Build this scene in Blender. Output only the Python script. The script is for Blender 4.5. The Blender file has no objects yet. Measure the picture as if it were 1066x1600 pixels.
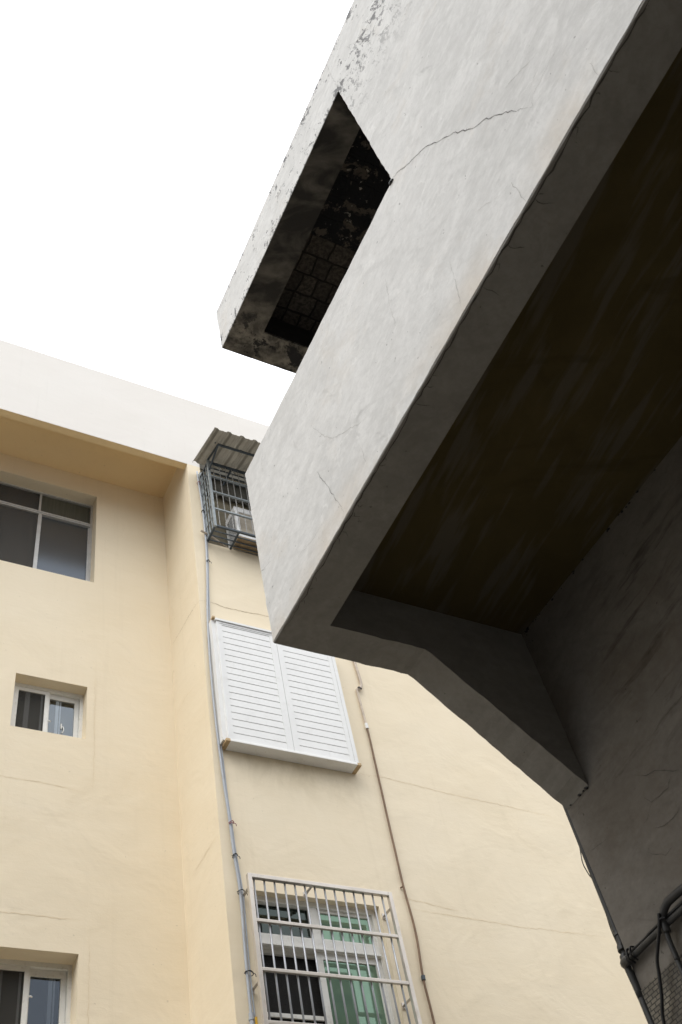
import bpy, bmesh, math, random
from mathutils import Vector, Matrix, noise

random.seed(7)
scene = bpy.context.scene
COL = scene.collection
R = math.radians

# ------------------------------------------------------------------ camera
cam_d = bpy.data.cameras.new('camera')
cam = bpy.data.objects.new('camera', cam_d)
COL.objects.link(cam)
CAM_ROT = [[0.884886, -0.261274, -0.385633], [-0.434822, -0.760224, -0.48269], [-0.167054, 0.594807, -0.786319]]
cam.matrix_world = Matrix([CAM_ROT[0] + [0.0], CAM_ROT[1] + [0.0], CAM_ROT[2] + [1.6], [0, 0, 0, 1]])
cam_d.sensor_fit = 'VERTICAL'
cam_d.sensor_height = 36.0
cam_d.lens = 36.1973
cam_d.clip_start = 0.05
cam_d.clip_end = 500
cam_d.dof.use_dof = True
cam_d.dof.focus_distance = 8.5
cam_d.dof.aperture_fstop = 5.6
scene.camera = cam

# ------------------------------------------------------------------ sky, sun, exposure
SUN_EL, SUN_AZ = R(56), R(239)            # azimuth clockwise from +Y: behind the camera, to the left
world = bpy.data.worlds.new('World')
scene.world = world
world.use_nodes = True
wn = world.node_tree
wn.nodes.clear()
sky = wn.nodes.new('ShaderNodeTexSky')
sky.sky_type = 'NISHITA'
sky.sun_disc = False
sky.sun_elevation = SUN_EL
sky.sun_rotation = SUN_AZ
sky.air_density = 1.0
sky.dust_density = 4.0
hs = wn.nodes.new('ShaderNodeHueSaturation')
hs.inputs['Saturation'].default_value = 0.12   # a bright overcast sky
bg = wn.nodes.new('ShaderNodeBackground')
bg.inputs['Strength'].default_value = 0.15
wo = wn.nodes.new('ShaderNodeOutputWorld')
wn.links.new(sky.outputs[0], hs.inputs['Color'])
# cloud deck over the sky texture, about twice as bright overhead as at the horizon (standard overcast sky)
tc = wn.nodes.new('ShaderNodeTexCoord')
sx = wn.nodes.new('ShaderNodeSeparateXYZ')
wn.links.new(tc.outputs['Generated'], sx.inputs[0])
mr = wn.nodes.new('ShaderNodeMapRange')
for key, val in (('From Min', 0.0), ('From Max', 1.0), ('To Min', 0.38), ('To Max', 1.0)):
    mr.inputs[key].default_value = val
wn.links.new(sx.outputs[2], mr.inputs['Value'])
cl = wn.nodes.new('ShaderNodeMix')
cl.data_type = 'RGBA'
cl.blend_type = 'MULTIPLY'
cl.inputs[0].default_value = 1.0
cl.inputs[6].default_value = (9.6, 9.9, 10.4, 1)
wn.links.new(mr.outputs[0], cl.inputs[7])
mxs = wn.nodes.new('ShaderNodeMix')
mxs.data_type = 'RGBA'
mxs.inputs[0].default_value = 0.88
wn.links.new(hs.outputs[0], mxs.inputs[6])
wn.links.new(cl.outputs[2], mxs.inputs[7])
wn.links.new(mxs.outputs[2], bg.inputs['Color'])
wn.links.new(bg.outputs[0], wo.inputs['Surface'])
sun_d = bpy.data.lights.new('sun', 'SUN')
sun_d.energy = 1.4
sun_d.angle = R(50)
sun_d.color = (1.0, 0.97, 0.92)
sun = bpy.data.objects.new('sun', sun_d)
COL.objects.link(sun)
sd = Vector((math.sin(SUN_AZ) * math.cos(SUN_EL), math.cos(SUN_AZ) * math.cos(SUN_EL), math.sin(SUN_EL)))
sun.rotation_euler = sd.to_track_quat('Z', 'Y').to_euler()
sun.location = sd * 40
scene.view_settings.view_transform = 'Standard'
scene.view_settings.look = 'None'
scene.view_settings.exposure = 0.72
scene.view_settings.gamma = 1
scene.render.engine = 'CYCLES'
scene.cycles.max_bounces = 10
scene.cycles.diffuse_bounces = 6


# ------------------------------------------------------------------ material helpers
GRIME = 7


class NT:
    """small builder for node trees"""
    def __init__(self, name):
        self.m = bpy.data.materials.new(name)
        self.m.use_nodes = True
        self.t = self.m.node_tree
        self.t.nodes.clear()
        self.out = self.t.nodes.new('ShaderNodeOutputMaterial')
        self.pos = None

    def n(self, typ, ins=None, **props):
        nd = self.t.nodes.new(typ)
        for k, v in props.items():
            setattr(nd, k, v)
        for k, v in (ins or {}).items():
            s = nd.inputs[k]
            if isinstance(v, bpy.types.NodeSocket):
                self.t.links.new(v, s)
            else:
                s.default_value = v
        return nd

    def co(self, scale=(1, 1, 1), rot=(0, 0, 0), warp=0.0):
        if self.pos is None:
            self.pos = self.n('ShaderNodeNewGeometry').outputs['Position']
        src = self.pos
        mp = self.n('ShaderNodeMapping', {'Vector': src, 'Rotation': tuple(-r for r in rot), 'Scale': tuple(1 / q for q in scale)}, vector_type='TEXTURE')
        return mp.outputs[0]

    def noise(self, vec, scale, detail=4, rough=0.55, dist=0.0):
        return self.n('ShaderNodeTexNoise', {'Vector': vec, 'Scale': scale, 'Detail': detail, 'Roughness': rough, 'Distortion': dist}).outputs[0]

    def ramp(self, fac, stops):
        r = self.n('ShaderNodeValToRGB', {'Fac': fac})
        el = r.color_ramp.elements
        while len(el) < len(stops):
            el.new(0.5)
        for e, (p, c) in zip(el, stops):
            e.position = p
            e.color = (c, c, c, 1) if isinstance(c, (int, float)) else (*c, 1)
        return r.outputs[0]

    def mix(self, fac, a, b, mode='MIX'):
        nd = self.n('ShaderNodeMix', data_type='RGBA', blend_type=mode)
        for idx, v in ((0, fac), (6, a), (7, b)):
            s = nd.inputs[idx]
            if isinstance(v, bpy.types.NodeSocket):
                self.t.links.new(v, s)
            elif idx == 0:
                s.default_value = v
            else:
                s.default_value = (*v, 1) if len(v) == 3 else v
        return nd.outputs[2]

    def math(self, op, a, b=0.0, c=0.0):
        nd = self.n('ShaderNodeMath', operation=op)
        for i, v in enumerate((a, b, c)):
            if isinstance(v, bpy.types.NodeSocket):
                self.t.links.new(v, nd.inputs[i])
            else:
                nd.inputs[i].default_value = v
        return nd.outputs[0]

    def axis(self, i):
        if self.pos is None:
            self.pos = self.n('ShaderNodeNewGeometry').outputs['Position']
        return self.n('ShaderNodeSeparateXYZ', {0: self.pos}).outputs[i]

    def bump(self, h, strength=0.3, dist=0.01, normal=None):
        ins = {'Height': h, 'Strength': strength, 'Distance': dist}
        if normal is not None:
            ins['Normal'] = normal
        return self.n('ShaderNodeBump', ins).outputs[0]

    def bsdf(self, color, rough=0.8, normal=None, metallic=0.0, spec=0.3):
        ins = {'Base Color': color if isinstance(color, bpy.types.NodeSocket) else (*color, 1), 'Roughness': rough, 'Metallic': metallic, 'Specular IOR Level': spec}
        if normal is not None:
            ins['Normal'] = normal
        return self.n('ShaderNodeBsdfPrincipled', ins)

    def done(self, shader):
        self.t.links.new(shader.outputs[0] if hasattr(shader, 'outputs') else shader, self.out.inputs['Surface'])
        return self.m


def plaster(name, base, dark, light, streak=0.25, relief=1.0, stain=False):
    k = NT(name)
    p = k.co()
    big = k.noise(p, 0.55, 5, 0.6, 0.4)
    c = k.mix(k.ramp(big, [(0.3, 0), (0.72, 1)]), dark, light)
    c = k.mix(0.45, c, base)
    # brushed paint: long, faint, almost level strokes
    st = k.noise(k.co((0.8, 0.8, 14)), 1.6, 4, 0.6, 0.6)
    c = k.mix(k.math('MULTIPLY', k.ramp(st, [(0.42, 0), (0.75, 1)]), streak), c, light)
    # rain streaks
    rs = k.noise(k.co((5, 5, 0.16)), 2.2, 5, 0.65, 0.2)
    c = k.mix(k.math('MULTIPLY', k.ramp(rs, [(0.55, 0), (0.8, 1)]), 0.22), c, tuple(x * 0.82 for x in dark))
    # specks
    sp = k.noise(p, 26, 2, 0.5)
    c = k.mix(k.math('MULTIPLY', k.ramp(sp, [(0.735, 0), (0.76, 1)]), 0.3), c, tuple(x * 0.45 for x in dark))
    if stain:
        # washed down dirt below the shutter's sill
        zr = k.n('ShaderNodeMapRange', {'Value': k.axis(2), 'From Min': 7.55, 'From Max': 8.2}, interpolation_type='SMOOTHSTEP').outputs[0]
        zc = k.n('ShaderNodeMapRange', {'Value': k.axis(2), 'From Min': 8.25, 'From Max': 8.21}).outputs[0]
        xr = k.n('ShaderNodeMapRange', {'Value': k.math('ABSOLUTE', k.math('SUBTRACT', k.axis(0), 4.2)), 'From Min': 0.75, 'From Max': 0.5}, interpolation_type='SMOOTHSTEP').outputs[0]
        dn = k.ramp(k.noise(k.co((1, 1, 0.5)), 5.5, 6, 0.65, 0.4), [(0.36, 0), (0.66, 1)])
        c = k.mix(k.math('MULTIPLY', k.math('MULTIPLY', zr, zc), k.math('MULTIPLY', k.math('MULTIPLY', xr, dn), 0.42)), c, (0.45, 0.36, 0.22))
    h1 = k.noise(p, 1.7, 3, 0.5, 0.6)
    h2 = k.noise(k.co((1, 1, 2.2)), 9, 5, 0.6, 0.8)
    h3 = k.noise(p, 70, 3, 0.6)
    nrm = k.bump(h1, 0.28 * relief, 0.05)
    nrm = k.bump(h2, 0.13 * relief, 0.012, nrm)
    nrm = k.bump(h3, 0.25, 0.0025, nrm)
    return k.done(k.bsdf(c, 0.78, nrm, spec=0.25))


def concrete(name, base, dark, light, brown, edge=True, grime=False):
    """hand rubbed cement render: strokes along the length, blotches, pits"""
    k = NT(name)
    p = k.co()
    big = k.noise(p, 1.1, 6, 0.62, 0.5)
    c = k.mix(k.ramp(big, [(0.32, 0), (0.7, 1)]), dark, light)
    c = k.mix(0.35, c, base)
    cl = k.noise(p, 4.2, 7, 0.66, 0.7)
    c = k.mix(k.math('MULTIPLY', k.ramp(cl, [(0.45, 0), (0.68, 1)]), 0.5), c, light)
    cd_ = k.noise(k.co((1, 1, 1), (R(40), 0, 0)), 3.1, 7, 0.68, 0.9)
    c = k.mix(k.math('MULTIPLY', k.ramp(cd_, [(0.5, 0), (0.74, 1)]), 0.5), c, dark)
    # broad brushed swirls of thin cement slurry
    q1 = k.noise(k.co((1.3, 1.0, 2.0), (R(16), 0, 0)), 3.0, 9, 0.66, 1.5)
    c = k.mix(k.math('MULTIPLY', k.ramp(q1, [(0.46, 0), (0.66, 1)]), 0.62), c, tuple(min(1, x * 1.07) for x in light))
    q2 = k.noise(k.co((1.3, 1.0, 2.6), (R(-30), 0, 0)), 4.6, 9, 0.68, 1.1)
    c = k.mix(k.math('MULTIPLY', k.ramp(q2, [(0.49, 0), (0.70, 1)]), 0.50), c, tuple(x * 0.92 for x in dark))
    # long faint strokes, only in places
    pm = k.ramp(k.noise(p, 1.5, 3, 0.5, 0.6), [(0.44, 0), (0.66, 1)])
    s1 = k.noise(k.co((2, 1.4, 8), (R(8), 0, 0)), 2.3, 7, 0.7, 1.2)
    c = k.mix(k.math('MULTIPLY', k.math('MULTIPLY', k.ramp(s1, [(0.5, 0), (0.72, 1)]), pm), 0.45), c, tuple(min(1, x * 1.08) for x in light))
    # fine grain
    g1 = k.noise(k.co((1, 1.0, 1.25), (R(30), 0, 0)), 30, 7, 0.75, 0.3)
    c = k.mix(k.math('MULTIPLY', k.ramp(g1, [(0.40, 1), (0.54, 0)]), 0.22), c, tuple(x * 0.84 for x in dark))
    c = k.mix(k.math('MULTIPLY', k.ramp(g1, [(0.54, 0), (0.70, 1)]), 0.22), c, tuple(min(1, x * 1.1) for x in light))
    # curved white scratches, in patches
    wv = k.n('ShaderNodeVectorMath', {0: p, 1: k.n('ShaderNodeVectorMath', {0: k.n('ShaderNodeTexNoise', {'Vector': p, 'Scale': 5.0, 'Detail': 4.0}).outputs[1], 'Scale': 0.30}, operation='SCALE').outputs[0]}, operation='ADD').outputs[0]
    vo = k.n('ShaderNodeTexVoronoi', {'Vector': k.n('ShaderNodeMapping', {'Vector': wv, 'Scale': (1, 1.0, 1.9), 'Rotation': (R(18), 0, 0)}).outputs[0], 'Scale': 5.0}, feature='DISTANCE_TO_EDGE').outputs[0]
    sm2 = k.ramp(k.noise(p, 3.4, 4, 0.6, 0.8), [(0.53, 0), (0.68, 1)])
    c = k.mix(k.math('MULTIPLY', k.math('MULTIPLY', k.ramp(vo, [(0.0, 1), (0.045, 0)]), sm2), 0.42 if edge else 0.0), c, tuple(min(1, x * 1.25) for x in light))
    # soft grey smudges
    sg = k.noise(k.co((1, 1.6, 1), (R(20), 0, 0)), 2.7, 5, 0.62, 0.6)
    c = k.mix(k.math('MULTIPLY', k.ramp(sg, [(0.645, 0), (0.74, 1)]), 0.5), c, tuple(x * 0.55 for x in dark))
    # brown weeping
    b1 = k.noise(p, 1.9, 5, 0.7, 0.3)
    c = k.mix(k.math('MULTIPLY', k.ramp(b1, [(0.56, 0), (0.75, 1)]), 0.28), c, brown)
    # pits
    pt = k.noise(p, 34, 2, 0.5)
    c = k.mix(k.math('MULTIPLY', k.ramp(pt, [(0.74, 0), (0.77, 1)]), 0.7), c, tuple(x * 0.35 for x in dark))
    if edge:
        z = k.axis(2)
        # black mould and flaking along the roof band and below the opening's head
        up = k.math('SMOOTHSTEP', z, 7.7, 8.2) if False else k.n('ShaderNodeMapRange', {'Value': z, 'From Min': 7.2, 'From Max': 8.3}, interpolation_type='SMOOTHSTEP').outputs[0]
        ml = k.noise(k.co((1, 1.1, 0.6), (R(10), 0, 0)), 19, 9, 0.78, 0.5)
        pat = k.noise(p, 4.5, 4, 0.55)
        # most of it sits near the two long edges of the band
        ed = k.math('ABSOLUTE', k.math('SUBTRACT', z, 8.40))
        ed = k.n('ShaderNodeMapRange', {'Value': ed, 'From Min': 0.05, 'From Max': 0.28, 'To Min': -0.05, 'To Max': 0.035}).outputs[0]
        th = k.math('ADD', k.math('ADD', ml, k.math('MULTIPLY', k.math('SUBTRACT', pat, 0.5), 0.34)), ed)
        mm = k.ramp(th, [(0.562, 0), (0.588, 1)])
        c = k.mix(k.math('MULTIPLY', k.math('MULTIPLY', mm, up), 0.86), c, (0.055, 0.055, 0.06))
        # ochre stain along the drip edge
        lo = k.n('ShaderNodeMapRange', {'Value': z, 'From Min': 5.35, 'From Max': 5.1}, interpolation_type='SMOOTHSTEP').outputs[0]
        nb = k.ramp(k.noise(k.co((1, 1, 0.6)), 2.6, 5, 0.6), [(0.42, 0), (0.7, 1)])
        c = k.mix(k.math('MULTIPLY', k.math('MULTIPLY', lo, nb), 0.55), c, brown)
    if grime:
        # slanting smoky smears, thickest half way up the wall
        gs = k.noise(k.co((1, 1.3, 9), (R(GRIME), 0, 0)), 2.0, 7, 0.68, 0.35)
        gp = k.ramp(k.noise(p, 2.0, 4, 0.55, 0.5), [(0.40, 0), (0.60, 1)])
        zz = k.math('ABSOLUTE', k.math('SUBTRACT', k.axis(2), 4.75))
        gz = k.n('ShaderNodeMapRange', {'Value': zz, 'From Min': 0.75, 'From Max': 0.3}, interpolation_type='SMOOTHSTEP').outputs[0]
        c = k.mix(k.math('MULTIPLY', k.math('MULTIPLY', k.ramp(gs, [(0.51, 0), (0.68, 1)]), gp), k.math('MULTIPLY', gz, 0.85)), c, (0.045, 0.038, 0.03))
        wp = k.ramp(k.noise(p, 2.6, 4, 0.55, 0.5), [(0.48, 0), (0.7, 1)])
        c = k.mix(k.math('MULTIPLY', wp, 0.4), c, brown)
    h1 = k.noise(k.co((2, 1.3, 3), (R(10), 0, 0)), 2.4, 6, 0.62, 0.8)
    h2 = k.noise(p, 45, 4, 0.6)
    nrm = k.bump(h1, 0.22, 0.012)
    nrm = k.bump(h2, 0.25, 0.0015, nrm)
    return k.done(k.bsdf(c, 0.8, nrm, spec=0.25))


def simple(name, col, rough=0.5, metallic=0.0, var=0.15, scale=9, dirt=None, bump=0.1, spec=0.4):
    k = NT(name)
    p = k.co()
    nz = k.noise(p, scale, 5, 0.6, 0.3)
    lo = tuple(x * (1 - var) for x in col)
    hi = tuple(min(1, x * (1 + var)) for x in col)
    c = k.mix(k.ramp(nz, [(0.3, 0), (0.7, 1)]), lo, hi)
    if dirt:
        d = k.ramp(k.noise(p, scale * 2.3, 6, 0.7, 0.6), [(0.55, 0), (0.72, 1)])
        c = k.mix(k.math('MULTIPLY', d, 0.6), c, dirt)
    nrm = k.bump(k.noise(p, 60, 3, 0.6), bump, 0.002)
    return k.done(k.bsdf(c, rough, nrm, metallic, spec))


def glass(name, tint, refl=(1, 1, 1), coat=0.0, ripple=0.02, rough=0.02):
    k = NT(name)
    nrm = k.bump(k.noise(k.co((1, 1, 1)), 2.2, 2, 0.5), ripple, 0.05)
    fr = k.n('ShaderNodeFresnel', {'IOR': 1.52, 'Normal': nrm}).outputs[0]
    fac = k.math('MINIMUM', k.math('ADD', k.math('MULTIPLY', fr, 1.6), coat), 1.0)
    tr = k.n('ShaderNodeBsdfTransparent', {'Color': (*tint, 1)})
    gl = k.n('ShaderNodeBsdfGlossy', {'Color': (*refl, 1), 'Roughness': rough, 'Normal': nrm})
    mx = k.n('ShaderNodeMixShader', {0: fac, 1: tr.outputs[0], 2: gl.outputs[0]})
    return k.done(mx)


def film_glass(name, body, refl, amount, rough=0.015):
    k = NT(name)
    fr = k.n('ShaderNodeFresnel', {'IOR': 1.5}).outputs[0]
    fac = k.math('MINIMUM', k.math('ADD', fr, amount), 1.0)
    df = k.bsdf(k.mix(k.noise(k.co(), 3, 3), body, tuple(x * 1.25 for x in body)), 0.5)
    gl = k.n('ShaderNodeBsdfGlossy', {'Color': (*refl, 1), 'Roughness': rough})
    return k.done(k.n('ShaderNodeMixShader', {0: fac, 1: df.outputs[0], 2: gl.outputs[0]}))


def insect_screen(name, col, through=0.3):
    k = NT(name)
    tr = k.n('ShaderNodeBsdfTransparent', {'Color': (1, 1, 1, 1)})
    w = k.noise(k.co((60, 60, 1.5)), 1.0, 2, 0.5)
    c = k.mix(k.ramp(w, [(0.35, 0), (0.65, 1)]), tuple(x * 0.88 for x in col), tuple(x * 1.12 for x in col))
    df = k.bsdf(c, 0.7, spec=0.2)
    mx = k.n('ShaderNodeMixShader', {0: 1 - through, 1: tr.outputs[0], 2: df.outputs[0]})
    return k.done(mx)


M = {}
M['cream'] = plaster('cream_paint', (0.80, 0.695, 0.52), (0.755, 0.64, 0.455), (0.83, 0.738, 0.575), stain=True)
M['pale'] = plaster('pale_parapet_paint', (0.755, 0.72, 0.67), (0.71, 0.67, 0.615), (0.775, 0.745, 0.70), 0.35, 0.55)
M['cream_soffit'] = plaster('sheltered_cream_paint', (0.86, 0.67, 0.39), (0.82, 0.62, 0.35), (0.88, 0.70, 0.43), 0.15)  # warm light bounced off the walls is put into this yellower colour
M['concrete'] = concrete('grey_cement_render', (0.60, 0.598, 0.588), (0.52, 0.518, 0.506), (0.68, 0.678, 0.668), (0.56, 0.48, 0.38))
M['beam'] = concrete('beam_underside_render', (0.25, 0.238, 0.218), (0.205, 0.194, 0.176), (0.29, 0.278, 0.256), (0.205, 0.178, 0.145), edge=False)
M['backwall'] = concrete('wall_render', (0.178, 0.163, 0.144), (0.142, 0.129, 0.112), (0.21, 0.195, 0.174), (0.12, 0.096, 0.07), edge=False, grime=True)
M['crack'] = simple('crack_dark', (0.07, 0.065, 0.06), 0.9, var=0.3)
M['crack_soft'] = simple('crack_grey', (0.27, 0.26, 0.245), 0.9, var=0.35)
M['crack_wall'] = simple('crack_brown', (0.40, 0.31, 0.19), 0.9, var=0.3)
M['crack_faint'] = simple('crack_cream', (0.72, 0.605, 0.42), 0.9, var=0.1)
M['white'] = simple('white_aluminium', (0.765, 0.762, 0.745), 0.45, var=0.03, scale=4, dirt=(0.66, 0.65, 0.62), bump=0.05)
M['white_sill'] = simple('white_pvc_sill', (0.86, 0.855, 0.83), 0.5, var=0.03, dirt=(0.72, 0.69, 0.62), bump=0.05)
M['frame_white'] = simple('window_frame_white', (0.74, 0.73, 0.69), 0.5, var=0.05, dirt=(0.45, 0.42, 0.36), bump=0.05)
M['frame_alu'] = simple('anodised_frame', (0.52, 0.52, 0.51), 0.4, 0.3, var=0.08, dirt=(0.42, 0.38, 0.3), bump=0.05)
M['steel'] = simple('stainless_steel', (0.60, 0.55, 0.49), 0.36, 0.6, var=0.08, scale=5, dirt=(0.42, 0.36, 0.28), bump=0.05)
M['steel_bar'] = simple('brushed_steel_bar', (0.36, 0.37, 0.39), 0.5, 0.6, var=0.1, dirt=(0.34, 0.32, 0.3), bump=0.05)
M['cage'] = simple('blue_grey_painted_iron', (0.31, 0.345, 0.36), 0.5, 0.2, var=0.25, scale=14, dirt=(0.36, 0.34, 0.30), bump=0.15)
M['cage_bar'] = simple('worn_light_iron', (0.33, 0.325, 0.31), 0.5, 0.2, var=0.2, scale=20, dirt=(0.25, 0.22, 0.18))
M['cage_dark'] = simple('dark_painted_iron', (0.06, 0.075, 0.09), 0.55, 0.1, var=0.25, scale=14, bump=0.15)
M['awning'] = simple('galvanised_sheet', (0.34, 0.32, 0.28), 0.55, 0.25, var=0.12, scale=3, dirt=(0.25, 0.22, 0.18))
M['ac_white'] = simple('ac_white_enamel', (0.74, 0.74, 0.73), 0.4, var=0.04, dirt=(0.6, 0.58, 0.53))
M['ac_beige'] = simple('ac_dusty_panel', (0.33, 0.29, 0.23), 0.6, var=0.15)  # beige-grey front panel, darker than the white case
M['fin'] = simple('condenser_fin', (0.06, 0.06, 0.058), 0.5, 0.3, var=0.2)
M['wood'] = simple('weathered_board', (0.30, 0.22, 0.13), 0.8, var=0.3, scale=12, dirt=(0.14, 0.10, 0.07))
M['cap'] = simple('tan_end_cap', (0.50, 0.36, 0.20), 0.7, var=0.15)
M['conduit'] = simple('grey_pvc', (0.37, 0.395, 0.43), 0.45, var=0.08, dirt=(0.32, 0.31, 0.29))
M['conduit_dark'] = simple('dark_grey_pvc', (0.034, 0.034, 0.034), 0.45, var=0.25, dirt=(0.07, 0.065, 0.06))
M['black'] = simple('black_rubber', (0.012, 0.012, 0.013), 0.5, var=0.3)
M['tie_red'] = simple('faded_red_wire', (0.33, 0.10, 0.12), 0.6)
M['yellow'] = simple('yellow_plastic', (0.62, 0.36, 0.03), 0.5)
M['brown'] = simple('brown_pipe', (0.185, 0.115, 0.068), 0.6, var=0.25, dirt=(0.16, 0.10, 0.07))
M['beige_pipe'] = simple('beige_pipe', (0.52, 0.44, 0.36), 0.6, var=0.2, dirt=(0.25, 0.2, 0.16))
M['room'] = simple('room_plaster', (0.30, 0.28, 0.25), 0.9, var=0.05)
M['khaki'] = simple('khaki_blind', (0.20, 0.175, 0.12), 0.85, var=0.08, scale=3)
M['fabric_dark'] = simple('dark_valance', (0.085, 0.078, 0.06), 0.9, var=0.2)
M['curtain'] = simple('pale_curtain', (0.55, 0.52, 0.46), 0.9, var=0.1)
M['screen'] = insect_screen('insect_screen', (0.085, 0.08, 0.072), 0.25)
M['screen_black'] = insect_screen('dark_insect_screen', (0.016, 0.015, 0.014), 0.2)
M['screen_olive'] = insect_screen('olive_frosted_pane', (0.10, 0.098, 0.075), 0.1)
M['screen_thin'] = insect_screen('insect_screen_thin', (0.06, 0.058, 0.052), 0.5)
M['glass'] = glass('clear_glass', (0.80, 0.83, 0.85), (0.86, 0.94, 1.0), 0.07)
M['glass_dark'] = glass('dark_glass', (0.62, 0.66, 0.70), (0.72, 0.82, 0.95))
M['glass_mesh'] = film_glass('fly_screened_glass', (0.040, 0.043, 0.046), (0.72, 0.84, 1.0), 0.02, 0.17)
M['glass_frost'] = glass('olive_glass', (0.30, 0.30, 0.25), (0.8, 0.85, 0.8))
M['glass_green'] = film_glass('green_film_glass', (0.10, 0.175, 0.12), (0.38, 0.56, 0.42), 0.22)
M['glass_smoke'] = glass('smoky_green_glass', (0.30, 0.36, 0.33), (0.55, 0.65, 0.6), 0.02)
M['roof'] = simple('roof_slab', (0.35, 0.34, 0.33), 0.9)


def ground_mat():
    k = NT('worn_paving')
    p = k.co()
    c = k.mix(k.ramp(k.noise(p, 1.2, 6, 0.6), [(0.3, 0), (0.7, 1)]), (0.10, 0.097, 0.09), (0.15, 0.146, 0.137))
    c = k.mix(k.math('MULTIPLY', k.ramp(k.noise(p, 60, 3, 0.6), [(0.5, 0), (0.7, 1)]), 0.5), c, (0.20, 0.195, 0.185))
    return k.done(k.bsdf(c, 0.9, k.bump(k.noise(p, 90, 3, 0.6), 0.5, 0.006)))


def soffit_mat():
    """dark stained slab underside with pale scraped strokes"""
    k = NT('stained_soffit')
    p = k.co()
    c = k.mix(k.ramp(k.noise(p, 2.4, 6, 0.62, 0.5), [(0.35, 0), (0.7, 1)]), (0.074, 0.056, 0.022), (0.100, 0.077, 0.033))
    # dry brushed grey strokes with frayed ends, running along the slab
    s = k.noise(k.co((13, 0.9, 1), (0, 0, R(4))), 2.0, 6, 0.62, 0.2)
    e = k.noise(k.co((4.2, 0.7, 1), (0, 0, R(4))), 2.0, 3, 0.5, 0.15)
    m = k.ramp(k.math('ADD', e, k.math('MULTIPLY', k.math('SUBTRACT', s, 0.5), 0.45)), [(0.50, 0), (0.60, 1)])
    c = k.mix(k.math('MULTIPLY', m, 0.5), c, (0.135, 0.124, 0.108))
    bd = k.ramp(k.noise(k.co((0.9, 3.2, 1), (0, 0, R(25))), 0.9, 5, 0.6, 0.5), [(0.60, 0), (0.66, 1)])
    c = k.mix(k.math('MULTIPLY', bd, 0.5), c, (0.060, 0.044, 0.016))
    return k.done(k.bsdf(c, 0.85, k.bump(k.noise(p, 30, 4, 0.6), 0.3, 0.004), spec=0.15))


def sooty_mat():
    """smoke stained underside of the roof beams, plaster stripped in patches"""
    k = NT('sooty_beam')
    p = k.co()
    a = k.noise(k.co((1.0, 1.8, 1), (0, 0, R(30))), 3.6, 7, 0.55, 0.5)
    c = k.mix(k.ramp(a, [(0.42, 0), (0.74, 1)]), (0.042, 0.040, 0.038), (0.20, 0.185, 0.163))
    y = k.axis(1)
    endm = k.n('ShaderNodeMapRange', {'Value': y, 'From Min': 2.45, 'From Max': 2.85}, interpolation_type='SMOOTHSTEP').outputs[0]
    c = k.mix(k.math('MULTIPLY', k.math('MULTIPLY', endm, 0.8), k.ramp(k.noise(p, 9, 8, 0.68, 0.3), [(0.42, 0), (0.6, 1)])), c, (0.32, 0.295, 0.255))
    b = k.ramp(k.noise(p, 5.5, 9, 0.7, 0.2), [(0.55, 0), (0.585, 1)])
    c = k.mix(k.math('MULTIPLY', k.math('MULTIPLY', b, endm), 0.95), c, (0.025, 0.025, 0.028))
    return k.done(k.bsdf(c, 0.85, k.bump(k.noise(p, 14, 5, 0.65), 0.5, 0.01), spec=0.15))


def ceiling_mat():
    """burnt ceiling: bare clay blocks at one end, peeling black paint at the other"""
    k = NT('burnt_ceiling')
    p = k.co()
    y = k.axis(1)
    bm_ = k.n('ShaderNodeMapRange', {'Value': k.math('ADD', y, k.math('MULTIPLY', k.noise(p, 8, 3, 0.5), 0.02)), 'From Min': 2.08, 'From Max': 2.09}).outputs[0]
    wv = k.n('ShaderNodeVectorMath', {0: p, 1: k.n('ShaderNodeVectorMath', {0: k.n('ShaderNodeTexNoise', {'Vector': p, 'Scale': 9.0, 'Detail': 3.0}).outputs[1], 'Scale': 0.035}, operation='SCALE').outputs[0]}, operation='ADD').outputs[0]
    mp = k.n('ShaderNodeMapping', {'Vector': wv, 'Location': (0.03, -2.085, 0)}).outputs[0]
    br = k.n('ShaderNodeTexBrick', {'Vector': mp, 'Color1': (0.115, 0.10, 0.085, 1), 'Color2': (0.058, 0.051, 0.045, 1), 'Mortar': (0.012, 0.012, 0.012, 1), 'Scale': 1.0, 'Mortar Size': 0.009, 'Mortar Smooth': 0.4, 'Bias': 0.0, 'Brick Width': 0.118, 'Row Height': 0.148}, offset=0.36, offset_frequency=2, squash=1.55, squash_frequency=3)
    rough = k.noise(p, 38, 5, 0.65)
    cb = k.mix(k.ramp(rough, [(0.4, 0.85), (0.62, 0)]), br.outputs[0], (0.03, 0.027, 0.024))
    pl = k.noise(p, 6.0, 9, 0.68, 0.35)
    cp = k.mix(k.ramp(pl, [(0.53, 0), (0.565, 1)]), (0.016, 0.017, 0.020), (0.10, 0.088, 0.075))
    cp = k.mix(k.ramp(k.noise(p, 14, 8, 0.68, 0.5), [(0.62, 0), (0.66, 1)]), cp, (0.38, 0.36, 0.32))
    c = k.mix(bm_, cp, cb)
    n1 = k.bump(rough, 0.6, 0.012)
    n2 = k.bump(br.outputs[1], 0.6, -0.02, n1)
    return k.done(k.bsdf(c, 0.85, n2, spec=0.15))


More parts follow.
